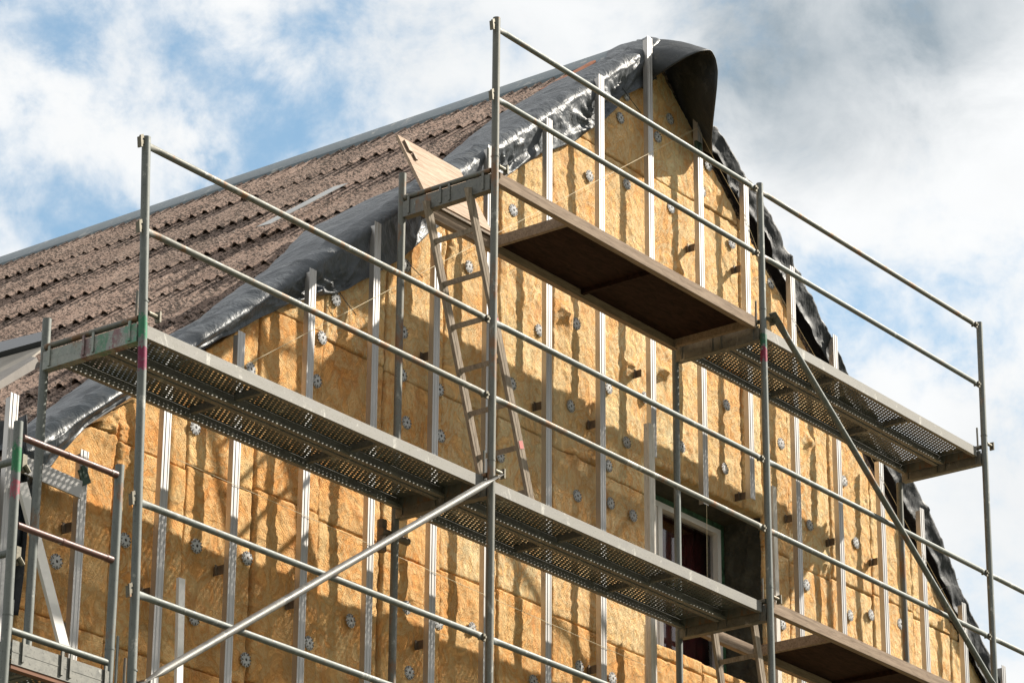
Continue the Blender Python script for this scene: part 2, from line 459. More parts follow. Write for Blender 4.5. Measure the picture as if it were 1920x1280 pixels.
def thing(name, loc, label, cat, group=None):
    o = bpy.data.objects.new(name, None); COL.objects.link(o)
    o.location = (loc[0], loc[1], loc[2]+ZO); o.empty_display_size = .2
    return tag(o, label, cat, group)
def copy_tree(o, parent=None):
    c = o.copy(); COL.objects.link(c)
    c.parent = parent
    for ch in list(o.children): copy_tree(ch, c)
    return c

# ------------------------------------------------------------------ numpy noise
_T = rng.random((64, 64))
def vnoise(x, y):
    xi = np.floor(x).astype(int); yi = np.floor(y).astype(int)
    fx = x-xi; fy = y-yi; fx = fx*fx*(3-2*fx); fy = fy*fy*(3-2*fy)
    a = _T[xi % 64, yi % 64]; b = _T[(xi+1) % 64, yi % 64]; c = _T[xi % 64, (yi+1) % 64]; d = _T[(xi+1) % 64, (yi+1) % 64]
    return (a*(1-fx)+b*fx)*(1-fy)+(c*(1-fx)+d*fx)*fy
def fbm(x, y, o=4, g=.5):
    s = 0; a = 1; t = 0
    for i in range(o):
        s = s+a*vnoise(x*2**i+17.3*i, y*2**i+9.1*i); t += a; a *= g
    return s/t
def ridged(x, y, o=3):
    s = 0; a = 1; t = 0
    for i in range(o):
        s = s+a*(1-abs(2*vnoise(x*2**i+5.7*i, y*2**i+3.3*i)-1)); t += a; a *= .5
    return s/t

# ------------------------------------------------------------------ ground
g = MB(); g.add([(-600, -600, -ZO), (600, -600, -ZO), (600, 600, -ZO), (-600, 600, -ZO)], [(0, 1, 2, 3)])
tag(g.build('ground', M['ground']), None, None, None, 'structure')

# ------------------------------------------------------------------ house
XR, ZR, SL = 3.3, 4.82, 0.83         # ridge x, roof surface height at the ridge, slope
XL, XRT = -2.75, 9.35                # corners of the gable wall
YI = 1.07                            # insulation face
YM = 1.20                            # masonry face
YP = 0.95                            # front of the furring profiles
def zroof(x): return ZR-SL*abs(XR-x)
house = thing('house', (XR, 6.0, -ZO), 'house with gable under insulation work and mossy corrugated roof', 'house')
WX0, WX1, WZ0, WZ1 = 3.22, 4.62, .20, 1.50
def gable_wall():
    m = MB(); eL, eR = zroof(XL)-.15, zroof(XRT)-.15
    y0, y1 = YM, YM+.36
    # pieces round the window opening
    m.prism([(XL, -ZO), (WX0, -ZO), (WX0, zroof(WX0)-.15), (XL, eL)], y0, y1)
    m.prism([(WX1, -ZO), (XRT, -ZO), (XRT, eR), (WX1, zroof(WX1)-.15)], y0, y1)
    m.prism([(WX0, -ZO), (WX1, -ZO), (WX1, WZ0), (WX0, WZ0)], y0, y1)
    m.prism([(WX0, WZ1), (WX1, WZ1), (WX1, zroof(WX1)-.15), (XR, ZR-.15), (WX0, zroof(WX0)-.15)], y0, y1)
    return m.build('gable_wall', M['masonry'], house)
gable_wall()
for xa, xb in ((XL, XL+.36), (XRT-.36, XRT)):
    m = MB(); m.box(xa, xb, YM+.36, 13, -ZO, min(zroof(xa), zroof(xb))-.15); m.build('eaves_wall', M['render'], house)
m = MB(); m.prism([(XL, -ZO), (XRT, -ZO), (XRT, zroof(XRT)-.15), (XR, ZR-.15), (XL, zroof(XL)-.15)], 13.0, 13.3)
m.build('rear_wall', M['render'], house)

# roof sheets on the left slope
PITCH = .13
roof_dir = np.array([-1, 0, -SL])/math.hypot(1, SL)        # down the slope
roof_nrm = np.array([-SL, 0, 1])/math.hypot(1, SL)
def roof_pt(x, y, h=0.): return np.array([x, y, ZR-SL*(XR-x)])+roof_nrm*h
def roof_sheet(xt, xb, y0, nw, tilt, skew, shift):
    W_ = nw*PITCH+.05
    ny = nw*12+4; ys = y0+np.linspace(-.025, W_-.025, ny)
    rows = [xt, (xt+xb)/2, xb]
    m = MB(); vs = []
    for side in (0, 1):
        for i, x in enumerate(rows):
            t = i/2
            for y in ys:
                wv = math.sin(2*math.pi*y/PITCH)
                h = .010+.0300*wv+tilt*t+(0 if side == 0 else -.007)
                p = roof_pt(x+skew*(y-y0)*t+shift*t, y, h)
                vs.append(p)
    n = ny; fs = []
    for side in (0, 1):
        o = side*3*n
        for i in range(2):
            for k in range(n-1):
                f = (o+i*n+k, o+i*n+k+1, o+(i+1)*n+k+1, o+(i+1)*n+k)
                fs.append(f[::-1] if side == 0 else f)
    for k in range(n-1): fs.append((2*n+k, 2*n+k+1, 5*n+k+1, 5*n+k)); fs.append((k+1, k, 3*n+k, 3*n+k+1))
    for i in range(2):
        fs.append((i*n, (i+1)*n, (i+4)*n, (i+3)*n)); fs.append(((i+1)*n+n-1, i*n+n-1, (i+3)*n+n-1, (i+4)*n+n-1))
    m.add(vs, fs)
    return m.build('roof_sheet', M['roof'], house, smooth=40)
lows = [2.34, 1.52, .70, -.12, -.94, -1.76, -2.58, -3.40]
for r, xb in enumerate(lows):
    for c in range(11):
        y0 = 1.065+c*8*PITCH
        if r > 5 and c > 5: continue
        roof_sheet(min(xb+.82+.16, 3.28), xb, y0, 8, .023+.010*((c+r) % 2)+random.uniform(-.003, .006), random.uniform(-.012, .012), random.uniform(-.03, .03))
# hidden right slope and under-roof
m = MB(); m.add([(XR, 1.1, ZR), (XRT+.3, 1.1, zroof(XRT+.3)), (XRT+.3, 12.6, zroof(XRT+.3)), (XR, 12.6, ZR),
                 (XR, 1.1, ZR-.05), (XRT+.3, 1.1, zroof(XRT+.3)-.05), (XRT+.3, 12.6, zroof(XRT+.3)-.05), (XR, 12.6, ZR-.05)],
                [(0, 1, 2, 3), (7, 6, 5, 4), (0, 4, 5, 1), (1, 5, 6, 2), (2, 6, 7, 3), (3, 7, 4, 0)])
m.build('roof_slope', M['roof'], house)
m = MB(); m.add([(XR, 1.1, ZR-.06), (XL-.6, 1.1, zroof(XL-.6)-.06), (XL-.6, 12.6, zroof(XL-.6)-.06), (XR, 12.6, ZR-.06),
                 (XR, 1.1, ZR-.09), (XL-.6, 1.1, zroof(XL-.6)-.09), (XL-.6, 12.6, zroof(XL-.6)-.09), (XR, 12.6, ZR-.09)],
                [(3, 2, 1, 0), (4, 5, 6, 7), (1, 5, 4, 0), (2, 6, 5, 1), (3, 7, 6, 2), (0, 4, 7, 3)])
m.build('roof_boarding', M['hatch_dark'], house)
# ridge capping in lengths
ys = [1.25, 3.10, 5.35, 7.45, 9.6, 11.8]
for i in range(len(ys)-1):
    a, b = ys[i], ys[i+1]+.06; d = .004*(i % 2)
    m = MB()
    prof = [(XR-.200, ZR-.200*SL+.050+d-.014), (XR-.197, ZR-.197*SL+.062+d), (XR-.03, ZR+.035+.032+d), (XR, ZR+.085+d), (XR+.03, ZR+.045+.032+d), (XR+.15, ZR-.15*SL+.066+d)]
    n = len(prof)
    vs = [(x, a, z) for x, z in prof]+[(x, b, z+.004) for x, z in prof]+[(x, a, z-.004) for x, z in prof]+[(x, b, z) for x, z in prof]
    fs = []
    for k in range(n-1):
        fs.append((k, k+1, n+k+1, n+k)); fs.append((2*n+k, 3*n+k, 3*n+k+1, 2*n+k+1)); fs.append((k, 2*n+k, 2*n+k+1, k+1)); fs.append((n+k, n+k+1, 3*n+k+1, 3*n+k))
    fs.append((0, n, 3*n, 2*n)); fs.append((n-1, 2*n+n-1, 3*n+n-1, n+n-1))
    m.add(vs, fs); m.build('ridge_cap', M['ridge'], house)

#washers (needed by the wool so it dips under them)
WASH = [(106, 1052), (128, 1181), (235, 1012), (369, 1023), (365, 1158), (464, 1046), (461, 1236), (658, 1163), (580, 1205), (763, 1138), (768, 1260), (823, 1167), (1087, 1249),
        (1001, 1276), (1149, 1271), (827, 817), (939, 855), (1083, 929), (1146, 943), (1188, 966), (1176, 829), (1279, 837), (1142, 873), (886, 1178), (631, 561), (763, 498),
        (605, 633), (757, 622), (755, 703), (763, 792), (824, 730), (961, 719), (1012, 619), (1081, 607), (1071, 761), (1142, 727), (1210, 745), (880, 500), (595, 714), (471, 692),
        (367, 801), (1175, 179), (1164, 221), (1234, 257), (1257, 223), (1106, 330), (1176, 345), (1259, 389), (963, 394), (1329, 310), (1317, 359), (1373, 456), (1446, 531),
        (1363, 759), (1465, 831), (1360, 878), (1583, 901), (1519, 984), (1606, 1017), (1513, 1096), (1595, 1153), (1634, 1152), (1689, 1169), (1468, 1169)]
WP = [aty(u, v, YI-.012) for u, v in WASH]
LUMPS = [(aty(u, v, YI-.02), r, a) for u, v, r, a in [(1275, 505, .05, .03), (1062, 592, .07, .05), (1245, 700, .045, .06), (1190, 690, .05, .03), (225, 800, .12, .025), (240, 850, .08, .02),
         (1080, 850, .05, .03), (850, 460, .07, .04), (1520, 830, .06, .04), (1395, 590, .05, .03), (1265, 1185, .1, .05), (700, 980, .1, .015), (1115, 860, .05, .03), (1550, 1055, .07, .04), (330, 740, .1, .015)]]
joints_x = [XL]+[-2.07+.5867*k for k in range(20)]
joints_x = [x for x in joints_x if x < XRT-.2]+[XRT]
rows_z = [-2.3, -1.08, .10, 1.28, 2.50, 3.72, 4.95]
NPANEL = 0
def wool_panel(x0, x1, z0, z1, idx):
    global NPANEL
    lim = lambda x: min(z1, ZR-.10-SL*abs(XR-x))
    if max(lim(x0), lim(x1), lim(min(max(XR, x0), x1))) < z0+.06: return
    dx = (ZR-.10-z0-.045)/SL
    x0, x1 = max(x0, XR-dx), min(x1, XR+dx)
    if x1-x0 < .05: return
    res = .0105
    nx = max(3, int((x1-x0)/res)); nz = max(3, int((z1-z0)/res))
    s = np.linspace(0, 1, nx); t = np.linspace(0, 1, nz)
    gl = .013 if (abs(x0+.897) < .05 and z0 < 1) or (abs(x0-.863) < .05 and 1 < z0 < 2) else .003
    X = x0+gl+(x1-x0-gl-.003)*s
    TOP = np.maximum(np.minimum(z1, ZR-.10-SL*abs(XR-X)), z0+.012)
    Xg, T = np.meshgrid(X, t); S, _ = np.meshgrid(s, t)
    Zg = z0+.004+(TOP[None, :]-z0-.008)*T
    # ragged joints
    Xg = Xg+.007*(fbm(Zg*9+idx*3.1, Xg*2, 3)-.5)*np.where((S < .03) | (S > .97), 1, 0)
    edge = np.minimum(np.minimum(S, 1-S)*(x1-x0), np.minimum(T*(Zg.max()-z0), (TOP[None, :]-Zg)))
    edge = np.clip(edge, 0, .014)/.014
    h = (.008 if idx % 4 else .016)*np.sqrt(np.clip(edge, 0, 1))+.005*np.sin(np.pi*S)*np.clip(np.sin(np.pi*T)*3, 0, 1)
    lower = np.clip((2.2-Zg)/2.5, 0, 1)
    h = h+.020*(fbm(Xg*2.2+3, Zg*1.1+8, 3)-.5)+.011*(fbm(Xg*38+1, Zg*30+3, 3, .6)-.5)
    h = h+.010*(ridged(Xg*7.5+2, Zg*4.2+1, 3)-.6)*(.35+.9*vnoise(Xg*1.7+40, Zg*1.7+11))
    h = h+.012*(fbm(Xg*18, Zg*13, 4, .68)-.5)*(.5+1.0*vnoise(Xg*2.3+4, Zg*2.9))
    # torn strips along the vertical joints
    tear = np.clip(1-np.minimum(S, 1-S)*(x1-x0)/.11, 0, 1)
    h = h+.015*tear*(fbm(Xg*22+7, Zg*14+5, 4, .62)-.42)*(vnoise(Xg*.9+2.2, Zg*1.1+7.7) > .42)
    for P in WP:
        if x0-.2 < P[0] < x1+.2 and z0-.2 < P[2] < z1+.2:
            wgt = np.exp(-(((Xg-P[0])**2+(Zg-P[2])**2)/.062**2)**2); h = h*(1-wgt)+.012*wgt
    for P, r, a in LUMPS:
        if x0-.2 < P[0] < x1+.2 and z0-.2 < P[2] < z1+.2:
            h = h+a*np.exp(-(((Xg-P[0])**2+(Zg-P[2])**2)/r**2))*(.3+1.2*fbm(Xg*30, Zg*30, 3))
    h = h+idx_off(idx)
    Y = YI+.012-h
    V = np.stack([Xg, Y, Zg], -1).reshape(-1, 3)
    # back skirt
    rim = [(0, i) for i in range(nx)]+[(j, nx-1) for j in range(1, nz)]+[(nz-1, i) for i in range(nx-2, -1, -1)]+[(j, 0) for j in range(nz-2, 0, -1)]
    ri = [j*nx+i for j, i in rim]
    B = V[ri].copy(); B[:, 1] = YM-.004
    n0 = len(V); nr = len(ri)
    fs = []
    for j in range(nz-1):
        b = j*nx
        fs += [(b+i, b+i+1, b+nx+i+1, b+nx+i) for i in range(nx-1)]
    fs += [(ri[k], n0+k, n0+(k+1) % nr, ri[(k+1) % nr]) for k in range(nr)]
    m = MB(); m.v = V.tolist()+B.tolist(); m.f = fs; m.mi = [0]*len(fs)
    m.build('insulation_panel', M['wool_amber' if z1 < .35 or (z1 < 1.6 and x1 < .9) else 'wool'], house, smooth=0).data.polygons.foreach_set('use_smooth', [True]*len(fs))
    NPANEL += 1
def idx_off(i): return .007*math.sin(i*12.9898)
ci = 0
for c in range(len(joints_x)-1):
    x0, x1 = joints_x[c], joints_x[c+1]
    jit = .03*math.sin(c*4.7)
    for r in range(len(rows_z)-1):
        z0 = rows_z[r]+(jit if 0 < r else 0); z1 = rows_z[r+1]+(jit if r+1 < len(rows_z)-1 else 0)
        ci += 1
        if r == 0 and (x0 > 2.6): continue
        segs = [(x0, x1, z0, z1)]
        if x1 > WX0 and x0 < WX1 and z1 > WZ0 and z0 < WZ1:
            segs = []
            if x0 < WX0-.02: segs.append((x0, WX0, z0, z1))
            if x1 > WX1+.02: segs.append((WX1, x1, z0, z1))
            xa, xb = max(x0, WX0), min(x1, WX1)
            if z0 < WZ0-.03: segs.append((xa, xb, z0, WZ0))
            if z1 > WZ1+.03: segs.append((xa, xb, WZ1, z1))
        for q in segs: wool_panel(*q, ci)
# window
win = MB()
fy0, fy1 = YM+.20, YM+.27
def ring(m, x0, x1, z0, z1, w, y0, y1):
    m.box(x0, x0+w, y0, y1, z0, z1); m.box(x1-w, x1, y0, y1, z0, z1)
    m.box(x0+w, x1-w, y0, y1, z1-w, z1); m.box(x0+w, x1-w, y0, y1, z0, z0+w)
ring(win, WX0+.05, WX1-.06, WZ0+.05, WZ1-.05, .042, fy0, fy1)
window = win.build('window', M['frame_white'], house, smooth=0)
m = MB(); ring(m, WX0+.001, WX1-.001, WZ0+.001, WZ1-.001, .058, fy0+.012, fy1+.02); m.build('sealing_tape', M['seal_green'], window, smooth=0)
m = MB(); m.box(3.75, 3.80, fy0-.006, fy1-.002, WZ0+.094, WZ1-.094); ring(m, WX0+.094, 3.748, WZ0+.094, WZ1-.094, .034, fy0+.004, fy1-.01); m.build('casement', M['frame_white'], window, smooth=0)
m = MB(); m.box(WX0+.09, WX1-.1, fy0+.045, fy0+.051, WZ0+.09, WZ1-.09); m.build('pane', M['glass'], window, smooth=0)
m = MB()
nn = 60
for k in range(nn):
    xa = WX0-.1+(WX1-WX0+.2)*k/nn; xb = WX0-.1+(WX1-WX0+.2)*(k+1)/nn
    ya = fy1+.16+.02*math.sin(k*1.3); yb = fy1+.16+.02*math.sin((k+1)*1.3)
    m.add([(xa, ya, WZ0-.1), (xb, yb, WZ0-.1), (xb, yb, WZ1+.1), (xa, ya, WZ1+.1)], [(0, 1, 2, 3)])
m.build('curtain', M['curtain'], window)

g_z, g_y = np.meshgrid(np.linspace(WZ0-.0, WZ1, 70), np.linspace(YI+.02, fy0-.003, 22), indexing='ij')
g_x = WX1-.004-.030*ridged(g_y*7, g_z*6, 3)-.03*fbm(g_y*18, g_z*16, 4, .6)+.03
m = MB(); nn_ = 22
m.add(np.stack([np.minimum(g_x, WX1-.002), g_y, g_z], -1).reshape(-1, 3), [(i*nn_+j, i*nn_+j+1, (i+1)*nn_+j+1, (i+1)*nn_+j) for i in range(69) for j in range(21)])
m.build('stone_reveal', M['masonry'], house, smooth=0)

# washers
def washer_mesh():
    m = MB(); R = .044; n = 12; k = 6
    N = n*k
    # toothed rim disc with centre dome
    ring0 = []; 
    for i in range(N):
        a = 2*math.pi*i/N; ph = i % k
        r = R if ph in (0, 1, 2, 3) else R*.80
        ring0.append((r*math.cos(a), 0, r*math.sin(a)))
    inner = [(.016*math.cos(2*math.pi*i/N), -.004, .016*math.sin(2*math.pi*i/N)) for i in range(N)]
    c = [(.009*math.cos(2*math.pi*i/N), -.004, .009*math.sin(2*math.pi*i/N)) for i in range(N)]
    b = [(x, .006, z) for x, y, z in ring0]
    vs = ring0+inner+c+b
    fs = [(i, (i+1) % N, N+(i+1) % N, N+i) for i in range(N)]+[(N+i, N+(i+1) % N, 2*N+(i+1) % N, 2*N+i) for i in range(N)]
    fs += [(3*N+i, 3*N+(i+1) % N, (i+1) % N, i) for i in range(N)]
    m.add(vs, fs, 0)
    cc = [(.0095*math.cos(2*math.pi*i/12), -.0025, .0095*math.sin(2*math.pi*i/12)) for i in range(12)]
    m.add(cc, [tuple(range(12))], 1)
    for rr, cnt, rad, ph in ((.030, 6, .0048, .2), (.0385, 12, .0042, 2*math.pi*1.5/72)):
        for q in range(cnt):
            a = 2*math.pi*q/cnt+ph; cx, cz = rr*math.cos(a), rr*math.sin(a)
            m.add([(cx+rad*math.cos(2*math.pi*i/8), -.0048, cz+rad*math.sin(2*math.pi*i/8)) for i in range(8)], [tuple(range(8))], 1)
    return m
WMESH = None
for i, P in enumerate(WP):
    if WMESH is None:
        o = washer_mesh().build('anchor_washer', [M['plastic'], M['hole']], house, smooth=0, world=False); WMESH = o
    else:
        o = WMESH.copy(); COL.objects.link(o); o.parent = house
    P = aty(*WASH[i], YI-.014)
    o.location = Vector((P[0], P[1], P[2]+ZO))-root_loc(house)
    o.rotation_euler = (random.uniform(-.06, .06), random.uniform(0, 3), random.uniform(-.07, .07))

# furring profiles (T section: ribbed flange facing out, web behind), (u, v) on the profile, top pixel, bottom pixel
PROF = [((150, 1000), (160, 845), None), ((303, 1000), (318, 690), None), ((438, 1000), (444, 618), None), ((571, 1000), (577, 500), None), ((695, 1000), (698, 412), None),
        ((812, 1000), (810, 430), None), ((919, 470), (921, 275), None), ((1029, 800), (1021, 218), None), ((1130, 800), (1124, 140), None), ((1225, 760), (1214, 68), (1229, 857)), ((1221, 1180), (1221, 1165), None),
        ((1321, 800), (1305, 150), (1322, 945)), ((1408, 800), (1397, 335), (1411, 935)), ((1493, 800), (1485, 500), None), ((1574, 900), (1568, 630), None), ((1656, 1000), (1646, 858), None),
        ((1732, 1050), (1728, 953), None), ((1810, 1200), (1803, 1128), None), ((1882, 1270), (1876, 1245), None), ((17, 900), (25, 737), None)]
BRK = {}
for (p, tp, bp) in PROF:
    A = aty(*p, YP); T = aty(*tp, YP); x = A[0]; zt = T[2]
    zb = aty(*bp, YP)[2] if bp else -ZO+.4
    w = .031
    m = MB()
    # ribbed flange
    prof = [(-w, 0), (-w, -.004), (-w+.010, -.004), (-w+.012, -.0015), (-.012, -.0015), (-.009, -.005), (.009, -.005), (.012, -.0015), (w-.012, -.0015), (w-.010, -.004), (w, -.004), (w, 0)]
    n = len(prof); lean = random.uniform(-.004, .004)
    vs = [(x+a, YP+b, zb) for a, b in prof]+[(x+a+lean, YP+b, zt) for a, b in prof]
    fs = [(i, i+1, n+i+1, n+i) for i in range(n-1)]+[(n-1, 0, n, 2*n-1), tuple(range(n-1, -1, -1)), tuple(range(n, 2*n))]
    m.add(vs, fs)
    pr = m.build('wall_profile', M['alu'], house, smooth=0)
    m = MB(); m.obox((x+lean/2-.022, YP+.021, (zb+zt)/2-.01), (.002, 0, 0), (0, .0205, 0), (0, 0, (zt-zb)/2-.012)); m.build('web', M['alu_matt'], pr, smooth=0)
    BRK[round(x, 3)] = pr
for (u, v) in [(146, 985), (432, 1065), (564, 1130), (804, 1205), (1124, 1250), (1020, 755), (1122, 790), (1219, 700), (1310, 460), (1396, 500),
               (1565, 1008), (1645, 1045), (1487, 965), (804, 660), (1405, 925), (300, 1110)]:
    A = aty(u, v, YP)
    k = min(BRK, key=lambda q: abs(q-A[0])); x = k-.024
    m = MB(); m.box(x-.006, x-.001, YP+.043, YI+.03, A[2]-.028, A[2]+.028); m.box(x-.028, x-.008, YI-.035, YI-.03, A[2]-.03, A[2]+.03)
    m.build('bracket', M['bracket'], BRK[k], smooth=0)

# ------------------------------------------------------------------ tarpaulins
def interp(tab, x): 
    tab = sorted(tab); return np.interp(x, [a for a, b in tab], [b for a, b in tab])
def sheet(rows, name, mat, thick=.004):
    """grid of 3d points -> thin closed sheet"""
    G = np.array(rows); R, C = G.shape[:2]
    du = np.gradient(G, axis=0); dv = np.gradient(G, axis=1)
    N = np.cross(du, dv); N /= np.linalg.norm(N, axis=2, keepdims=True)+1e-9
    B = G-N*thick
    V = np.concatenate([G.reshape(-1, 3), B.reshape(-1, 3)]); o = R*C
    fs = []
    for i in range(R-1):
        for j in range(C-1):
            a, b, c, d = i*C+j, i*C+j+1, (i+1)*C+j+1, (i+1)*C+j
            fs.append((a, d, c, b)); fs.append((o+a, o+b, o+c, o+d))
    for i in range(R-1):
        fs.append((i*C, o+i*C, o+(i+1)*C, (i+1)*C)); fs.append(((i+1)*C+C-1, o+(i+1)*C+C-1, o+i*C+C-1, i*C+C-1))
    for j in range(C-1):
        fs.append((j+1, o+j+1, o+j, j)); fs.append(((R-1)*C+j, o+(R-1)*C+j, o+(R-1)*C+j+1, (R-1)*C+j+1))
    m = MB(); m.v = V.tolist(); m.f = fs; m.mi = [0]*len(fs)
    ob = m.build(name, mat, None, smooth=0); ob.data.polygons.foreach_set('use_smooth', [True]*len(fs))
    return ob
def atroof(u, v):
    r = ray(u, v); t = (ZR+.05-SL*(XR-CAM[0])-CAM[2])/(r[2]-SL*r[0]); return CAM+t*r
UPL = [(5, 860), (40, 800), (165, 710), (330, 630), (420, 560), (480, 520), (540, 455), (600, 425), (660, 395), (740, 365), (840, 290), (900, 240), (1000, 180), (1110, 130)]
LOL = [(20, 1090), (40, 1000), (60, 920), (110, 850), (170, 790), (240, 740), (300, 690), (380, 650), (440, 622), (480, 600), (540, 570), (575, 560), (637, 548), (690, 520), (745, 490),
       (800, 440), (950, 330), (1010, 290), (1080, 265), (1115, 235), (1150, 205), (1165, 180), (1210, 160), (1225, 150)]
YT = 1.035
up_tab = [(-2.9, 1.30)]+[(atroof(*p)[0], atroof(*p)[1]) for p in UPL]+[(3.3, 1.6), (3.6, 1.6)]
lo_pts = [aty(*p, YT) for p in LOL]
lo_tab = [(p[0], p[2]) for p in lo_pts]
TIES = [aty(637, 548, YT), aty(1167, 182, YT), aty(950, 330, YT), aty(575, 560, YT), aty(1115, 238, YT)]
def crease(X, Z):
    h = 0*X
    for T in TIES:
        dx, dz = X-T[0], Z-T[2]; r = np.sqrt(dx*dx+dz*dz)+1e-6; a = np.arctan2(dz, dx)
        h = h+.022*np.exp(-(r/.42)**2)*np.minimum(r/.10, 1)*(1-2*abs(np.sin(a*6.5+T[0]*3)))
    return h
xs = np.arange(-2.86, 3.26, .016)
rows = []
NU, ND = 26, 26
yu = interp(up_tab, xs)-.12+.03*(fbm(xs*5, xs*0+2, 3)-.5); zl = interp(lo_tab, xs)+.012*(fbm(xs*14, xs*0+5, 2)-.5)
zf = ZR-SL*(XR-xs)+.062          # fold on the verge
YF = YP+.045
RB = .13
for i in range(NU):
    t = i/(NU-1); y = yu+(YF+RB-yu)*t
    h = .014+.022*np.sin(np.pi*min(1, t*1.1))*fbm(xs*2.2+1, y*2.5, 3)+.018*ridged(xs*3+y*4, y*2.4-xs*1.6, 3)
    h = np.where(t < .04, .002, h)
    base = np.stack([xs, y, zf], -1)
    rows.append(base+roof_nrm*h[:, None])
for i in range(1, ND+11):
    if i <= 10:      # rounded turn over the verge
        a = i/10*math.pi/2
        y = YF+RB-RB*math.sin(a)+0*xs; z = zf+.012-RB*(1-math.cos(a))*.55
        t = 0
        h = .010+.018*ridged(xs*3+y*4, y*2.4-xs*1.6, 3)+.016*ridged(xs*7+y*5, y*6-xs*2, 2)**3
        nrm = np.array([-SL*.5*math.cos(a), -math.sin(a), math.cos(a)])
        P = np.stack([xs, y, z], -1)+nrm*(h*(1-.4*i/10))[:, None]
        zl0 = z
        rows.append(P)
        continue
    t = (i-10)/ND
    z = zl0*(1-t)+np.minimum(zl, zl0-.03)*t
    sag = np.clip(np.sin(np.pi*t), 0, 1)
    Y = YF+(YT-YF)*min(1, t*1.5)+.0*xs
    wr = .045*(ridged(xs*2.6+z*2.8, z*2.2-xs*1.2+4, 3)-.55)+.020*(ridged(xs*7-z*5, z*5+xs*2, 3)**2-.4)
    Y = Y-.012-wr*(.5+.5*sag)-crease(xs, z)*min(1, t*1.4)
    Y = np.clip(Y, YP+.006, YI-.004)
    rows.append(np.stack([xs, Y, z], -1))
rows = np.array(rows); cut = int(np.searchsorted(xs, -1.62))
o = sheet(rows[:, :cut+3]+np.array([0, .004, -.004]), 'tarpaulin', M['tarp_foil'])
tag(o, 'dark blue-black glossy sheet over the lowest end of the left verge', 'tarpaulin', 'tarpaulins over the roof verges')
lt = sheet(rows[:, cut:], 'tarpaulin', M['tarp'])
tag(lt, 'glossy grey polythene sheet draped over the left roof verge, creased and tied down', 'tarpaulin', 'tarpaulins over the roof verges')
# dark side sheet hanging round the left corner of the wall
rows = []
zz = np.linspace(-.02, -1.15, 30); yy = np.linspace(.98, 1.9, 20)
for z in zz:
    k = (zz[0]-z)/(zz[0]-zz[-1])
    x = XL-.06-.05*np.sin(yy*9+k*3)-.04*ridged(yy*3+1, yy*0+z*2, 2)
    rows.append(np.stack([x, yy, z+0*yy-.06*np.sin(yy*3)], -1))
o = sheet(rows, 'tarpaulin', M['tarp_dark'])
tag(o, 'dark blue-black sheet hanging round the left corner of the gable', 'tarpaulin', 'tarpaulins over the roof verges')
# right verge with hood over the ridge
LOR = [(1340, 292), (1370, 360), (1395, 400), (1430, 440), (1450, 500), (1480, 560), (1530, 650), (1600, 775), (1665, 890), (1700, 960), (1745, 1050), (1800, 1180), (1845, 1290)]
SIR = [(1340, 240), (1395, 330), (1440, 400), (1480, 480), (1530, 580), (1580, 690), (1640, 785), (1700, 880), (1740, 960), (1790, 1080), (1840, 1200), (1875, 1290)]
si_tab = [(aty(*p, YF)[0], aty(*p, YF)[2]) for p in SIR]; lo_tab_r = [(aty(*p, YT)[0], aty(*p, YT)[2]) for p in LOR]
xs = np.arange(3.72, 8.3, .02); rows = []
zs = interp(si_tab, xs); zl = np.minimum(interp(lo_tab_r, xs), zs-.12)
for i in range(8):
    t = i/7; y = 1.7+(YF+.04-1.7)*t
    rows.append(np.stack([xs+.12*(1-t), y+0*xs, zs+.03*fbm(xs*3, y*3+0*xs, 2)-(1-t)*.06], -1))
for i in range(1, 17):
    t = i/16; z = zs*(1-t)+zl*t
    Y = YF+(YT-YF)*min(1, t*1.5)-.02-.05*(ridged(xs*2.2+z*2.2, z*5-xs*5, 3)-.55)-.02*(ridged(xs*6, z*8, 2)-.5)
    rows.append(np.stack([xs, np.clip(Y, YP+.006, YI), z], -1))
o = sheet(rows, 'tarpaulin', M['tarp_dark'])
tag(o, 'black folded sheet hanging down the right roof verge behind the profile tops', 'tarpaulin', 'tarpaulins over the roof verges')
fr = [aty(u, v, y) for u, v, y in [(1213, 172, 1.02), (1224, 147, .98), (1245, 134, .86), (1267, 120, .74), (1290, 106, .63), (1314, 96, .57), (1333, 94, .55), (1342, 110, .55), (1346, 133, .55), (1344, 162, .57), (1341, 190, .62), (1337, 225, .70), (1334, 262, .82), (1336, 292, .94)]]
bkx = [2.86, 2.95, 3.04, 3.12, 3.19, 3.25, 3.30, 3.36, 3.43, 3.52, 3.62, 3.74, 3.86, 3.98]
bk = [np.array([x, 1.22, ZR-SL*abs(XR-x)+.10-(.03 if abs(x-XR) > .02 else 0)]) for x in bkx]
def dense(P, k=5):
    P = np.array(P); n = len(P); t = np.arange(n); T = np.linspace(0, n-1, (n-1)*k+1)
    Q = np.stack([np.interp(T, t, P[:, i]) for i in range(3)], -1)
    for _ in range(2): Q[1:-1] = .25*Q[:-2]+.5*Q[1:-1]+.25*Q[2:]
    return Q
FRD, BKD = dense(fr), dense(bk)
rows = []
tt = np.linspace(0, 1, len(FRD))
for i in range(21):
    t = i/20
    P = BKD*(1-t)+FRD*t
    P = P+np.stack([0*tt, 0*tt, .035*np.sin(np.pi*t)*np.ones_like(tt)*np.sin(np.pi*tt)], -1)
    P[:, 2] += .012*(ridged(tt*9+t*2, tt*2+t*3, 3)-.5)*np.sin(np.pi*t)
    P[:, 1] += .010*(ridged(tt*14, t*2+tt*0, 2)-.5)*(1-t)
    rows.append(P)
rows = [r[::-1] for r in rows]
o = sheet(rows, 'tarpaulin_hood', M['tarp_brown'])
tag(o, 'stiff dark sheet bulging out like a hood over the gable peak', 'tarpaulin', 'tarpaulins over the roof verges')

